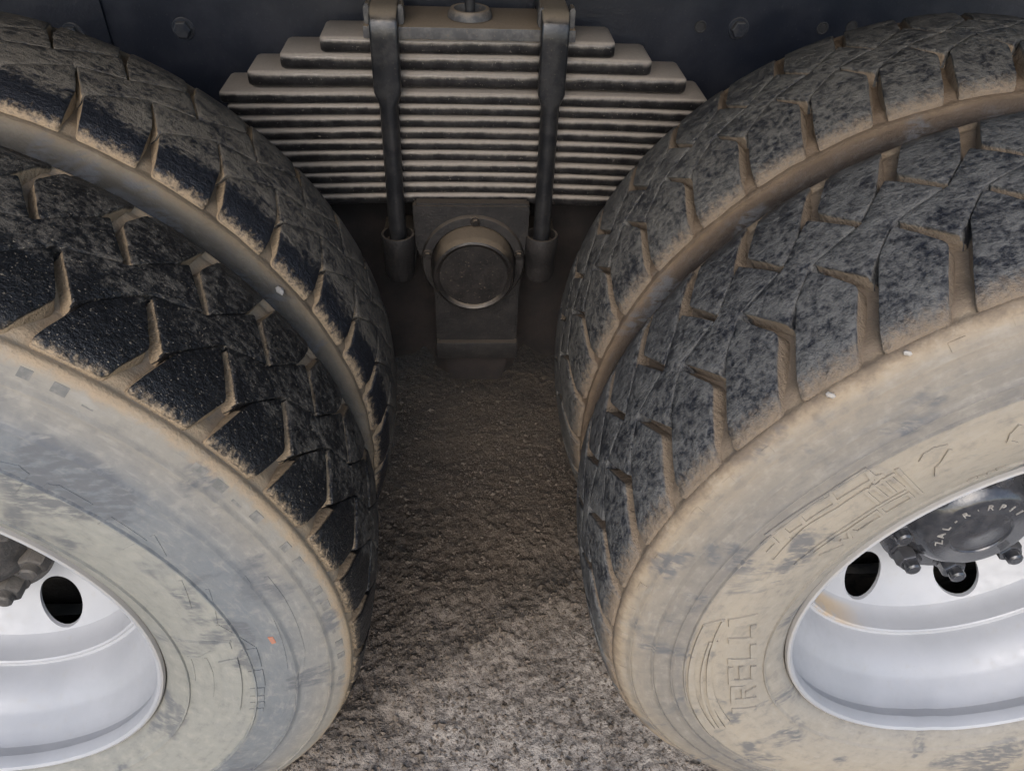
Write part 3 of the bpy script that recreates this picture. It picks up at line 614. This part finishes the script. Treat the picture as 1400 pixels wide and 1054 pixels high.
# --- trunnion under the spring
TX, TZ = -.005, .572
bm = bmesh.new()
add_box(bm, -.108, .091, .6985, .805, .600, .6690, bev=.003)
br = link('trunnion_bracket', bm_mesh(bm), 'trunnion', truck, label='grimy cast trunnion bracket carrying the leaf spring')
link('saddle_face', prism_y([(-.104, .600), (-.104, .6850), (.089, .6850), (.089, .600), (.0800, .565), (.0775, .50), (.0775, .372), (.070, .362), (-.066, .362), (-.0735, .372), (-.0735, .50), (-.085, .565)], .674, .6975, .004), 'trunnion', br)
link('bracket_web', prism_y([(-.07, .60), (.074, .60), (.07, .37), (-.066, .37)], .6980, .76, .004), 'trunnion', br)
link('foot_ledge', box_mesh(-.0745, .0785, .664, .745, .366, .404, bev=.004), 'trunnion', br)
link('foot', prism_y([(-.062, .37), (.066, .37), (.052, .29), (-.048, .29)], .690, .76, .003), 'cast_dark', br)
def at(me, mat, x, y, z, name, parent, lab=None):
    o = link(name, me, mat, parent); o.location = (x, y, z); return o
at(lathe([(.02, .090), (-.004, .090), (-.008, .087), (-.009, .074), (-.004, .072), (.0, .068)], 64), 'trunnion', TX, .676, TZ + .004, 'end_ring', br)
cap = at(lathe([(.06, .072), (.012, .072), (.004, .0705), (-.002, .0675), (-.0035, .064), (-.0015, .0605), (.0010, .058), (.0006, .03), (.0002, .0004)], 64), 'cap', TX, .628, TZ + .002, 'trunnion_cap', br)
bolt = hexhead(.0065, .005, .009, .0015)
for a in (88, 12, 168, 220, 318): at(bolt, 'cap', TX + .0805 * math.cos(R_(a)), .668, TZ + .004 + .0805 * math.sin(R_(a)), 'ring_bolt', br)
# sleeves at the feet of the U-bolts
for xu in (-.134, .113):
    V = [(.028, .628), (.0295, .622), (.0285, .592), (.0265, .587), (.0265, .552), (.023, .543), (.0005, .543)]
    N = 32; prof = [(.0155, .612), (.0235, .612), (.0245, .628)] + V
    vv = [(xu + r * math.cos(2 * math.pi * i / N), .686 + r * math.sin(2 * math.pi * i / N), z - .004) for i in range(N) for r, z in prof]; n_ = len(prof)
    ff = [(i * n_ + k, i * n_ + k + 1, ((i + 1) % N) * n_ + k + 1, ((i + 1) % N) * n_ + k) for i in range(N) for k in range(n_ - 1)]
    link('bolt_sleeve', mesh(vv, ff), 'trunnion', br)
    link('sleeve_lug', prism_y([(xu - .03, .60), (xu + .03, .60), (xu + .027, .545), (xu - .027, .545)], .705, .80, .004), 'trunnion', br)
# dark hanger plate behind, its lower edge scalloped
sc_pts = [(-.29, .70), (-.29, .285), (-.215, .262), (-.165, .262), (-.128, .272), (-.105, .292), (-.085, .262), (-.082, .235), (-.055, .215), (.06, .215), (.083, .235), (.09, .275), (.105, .296), (.128, .276), (.16, .262), (.215, .27), (.27, .29), (.29, .70)]
link('hanger_plate', prism_y(sc_pts, .800, .822, .002), 'cast_dark', truck)
# --- chassis rail
prof = [(.85, .66), (.842, .668), (.842, 1.092), (.85, 1.10), (.92, 1.10), (.92, 1.092), (.856, 1.088), (.850, 1.082), (.850, .678), (.856, .672), (.92, .668), (.92, .66)]
V = [(x, y, z) for x in (-2.6, -1.2, -.4, .4, 1.2, 2.6) for y, z in prof]; n_ = len(prof); F = [(j * n_ + i, j * n_ + (i + 1) % n_, (j + 1) * n_ + (i + 1) % n_, (j + 1) * n_ + i) for j in range(5) for i in range(n_)] + [tuple(range(n_)), tuple(5 * n_ + i for i in range(n_))]
rail = link('chassis_rail', mesh(V, F), 'rail', truck, label='dark navy steel frame rail behind the spring')
link('splice_plate', box_mesh(-1.6, -.585, .836, .8425, .70, 1.06, bev=.0015), 'rail', rail)
rb = hexhead(.0135, .010, .0175, .003); rb.materials.append(M['rail_bolt'])
for x, y, z in ((-.468, .8425, .903), (.436, .8425, .922), (-.640, .8365, .893), (-.74, .8365, .905), (.86, .8425, .92), (-.468, .8425, .76), (.436, .8425, .77)): o = link('bolt', rb, None, rail); o.location = (x, y, z)
ro = lathe([(.0003, .0004), (.0003, .0068), (-.0006, .0072), (-.0012, .0085), (-.0008, .0098), (.0006, .0102)], 20); ro.materials.append(M['under'])
for x, z in ((.372, .923), (.579, .925), (.628, .928), (.75, .93)): o = link('bolt_hole', ro, None, rail); o.location = (x, .8415, z)
# --- what shades the place: load bed above, axles, the wheels of the far side
bm = bmesh.new(); add_box(bm, -2.6, 2.6, .02, 2.30, 1.435, 1.56, bev=.01)
for k in range(9): add_box(bm, -2.4 + k * .6 - .04, -2.4 + k * .6 + .04, .14, 2.26, 1.40, 1.44)
link('load_bed', bm_mesh(bm), 'under', truck)
ax_p = [(.62, .02), (.62, .075), (1.0, .085), (1.05, .15), (1.15, .22), (1.25, .22), (1.35, .15), (1.4, .085), (1.80, .075), (1.80, .02)]
for s in (-1, 1): o = link('axle', lathe(ax_p, 32), 'under', truck); o.location = (s * AX, 0, CZ)
o = link('trunnion_tube', lathe([(.74, .02), (.74, .068), (1.66, .068), (1.66, .02)], 32), 'cast_dark', truck); o.location = (TX, 0, TZ)
far_rail = bpy.data.objects.new('chassis_rail', rail.data); COL.objects.link(far_rail); far_rail.parent = truck; far_rail.location = (0, 2.4, 0); far_rail.scale = (1, -1, 1)
far_p = [(.0, .20), (.0, .30), (-.028, .385), (-.02, .47), (.0, .512), (.12, .527), (.24, .512), (.262, .47), (.27, .385), (.24, .30), (.24, .20)]
fm = lathe(far_p, 72)
for s in (-1, 1):
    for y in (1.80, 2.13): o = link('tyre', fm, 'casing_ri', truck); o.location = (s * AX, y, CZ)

# ------------------------------------------------------------------ stones caught on the tyres
def pebble(a, ax_, r, size, t, mat, label, elong=1.5):
    bm = bmesh.new(); bmesh.ops.create_icosphere(bm, subdivisions=1, radius=1)
    sd = a * 1.7
    for v in bm.verts: v.co *= 1 + .28 * mnoise.noise(v.co * 1.3 + Vector((sd, 0, 0))) + .1 * mnoise.noise(v.co * 3 + Vector((0, sd, 0)))
    for v in bm.verts: v.co = Vector((v.co.x * size * .55, v.co.y * size * elong * .62, v.co.z * size * .42))
    o = link('pebble', bm_mesh(bm, 'pebble', 12), mat); a = R_(a); o.location = (t.s * AX + r * math.cos(a), ax_, CZ + r * math.sin(a)); o.rotation_euler = (.3, -a + .7, .8)
    o['label'] = label; o['category'] = 'stone'; o['group'] = 'stones caught on the tyres'
for i_, args in enumerate([
    (162.1, .177, .5225, .0062, T_RO, 'pebble', 'white pebble wedged in the inner lug of the right outer tyre, highest of its row'),
    (171.2, .182, .5220, .0052, T_RO, 'pebble', 'tiny pale pebble at the inner edge of the right outer tread, half hidden'),
    (167.2, .118, .5225, .0070, T_RO, 'pebble', 'blocky white pebble stuck in a dark groove on the right outer tread'),
    (179.2, .137, .5230, .0072, T_RO, 'pebble', 'pale broken pebble low on the edge of the right outer tread, lowest of all'),
    (140.0, .127, .5200, .0068, T_RO, 'pebble_grey', 'brown-grey stone at the end of a hooked groove on the right outer tyre'),
    (127.7, -.001, .5060, .0046, T_RO, 'pebble', 'pale stone chip lying on the muddy shoulder of the right outer tyre, upper one'),
    (135.6, -.001, .5060, .0058, T_RO, 'pebble', 'long pale stone chip lying on the muddy shoulder of the right outer tyre, lower one'),
    (33.0, .285, .5010, .0085, T_LI, 'pebble_grey', 'grey stone lodged in the mud between the two left tyres')]): pebble(*args)
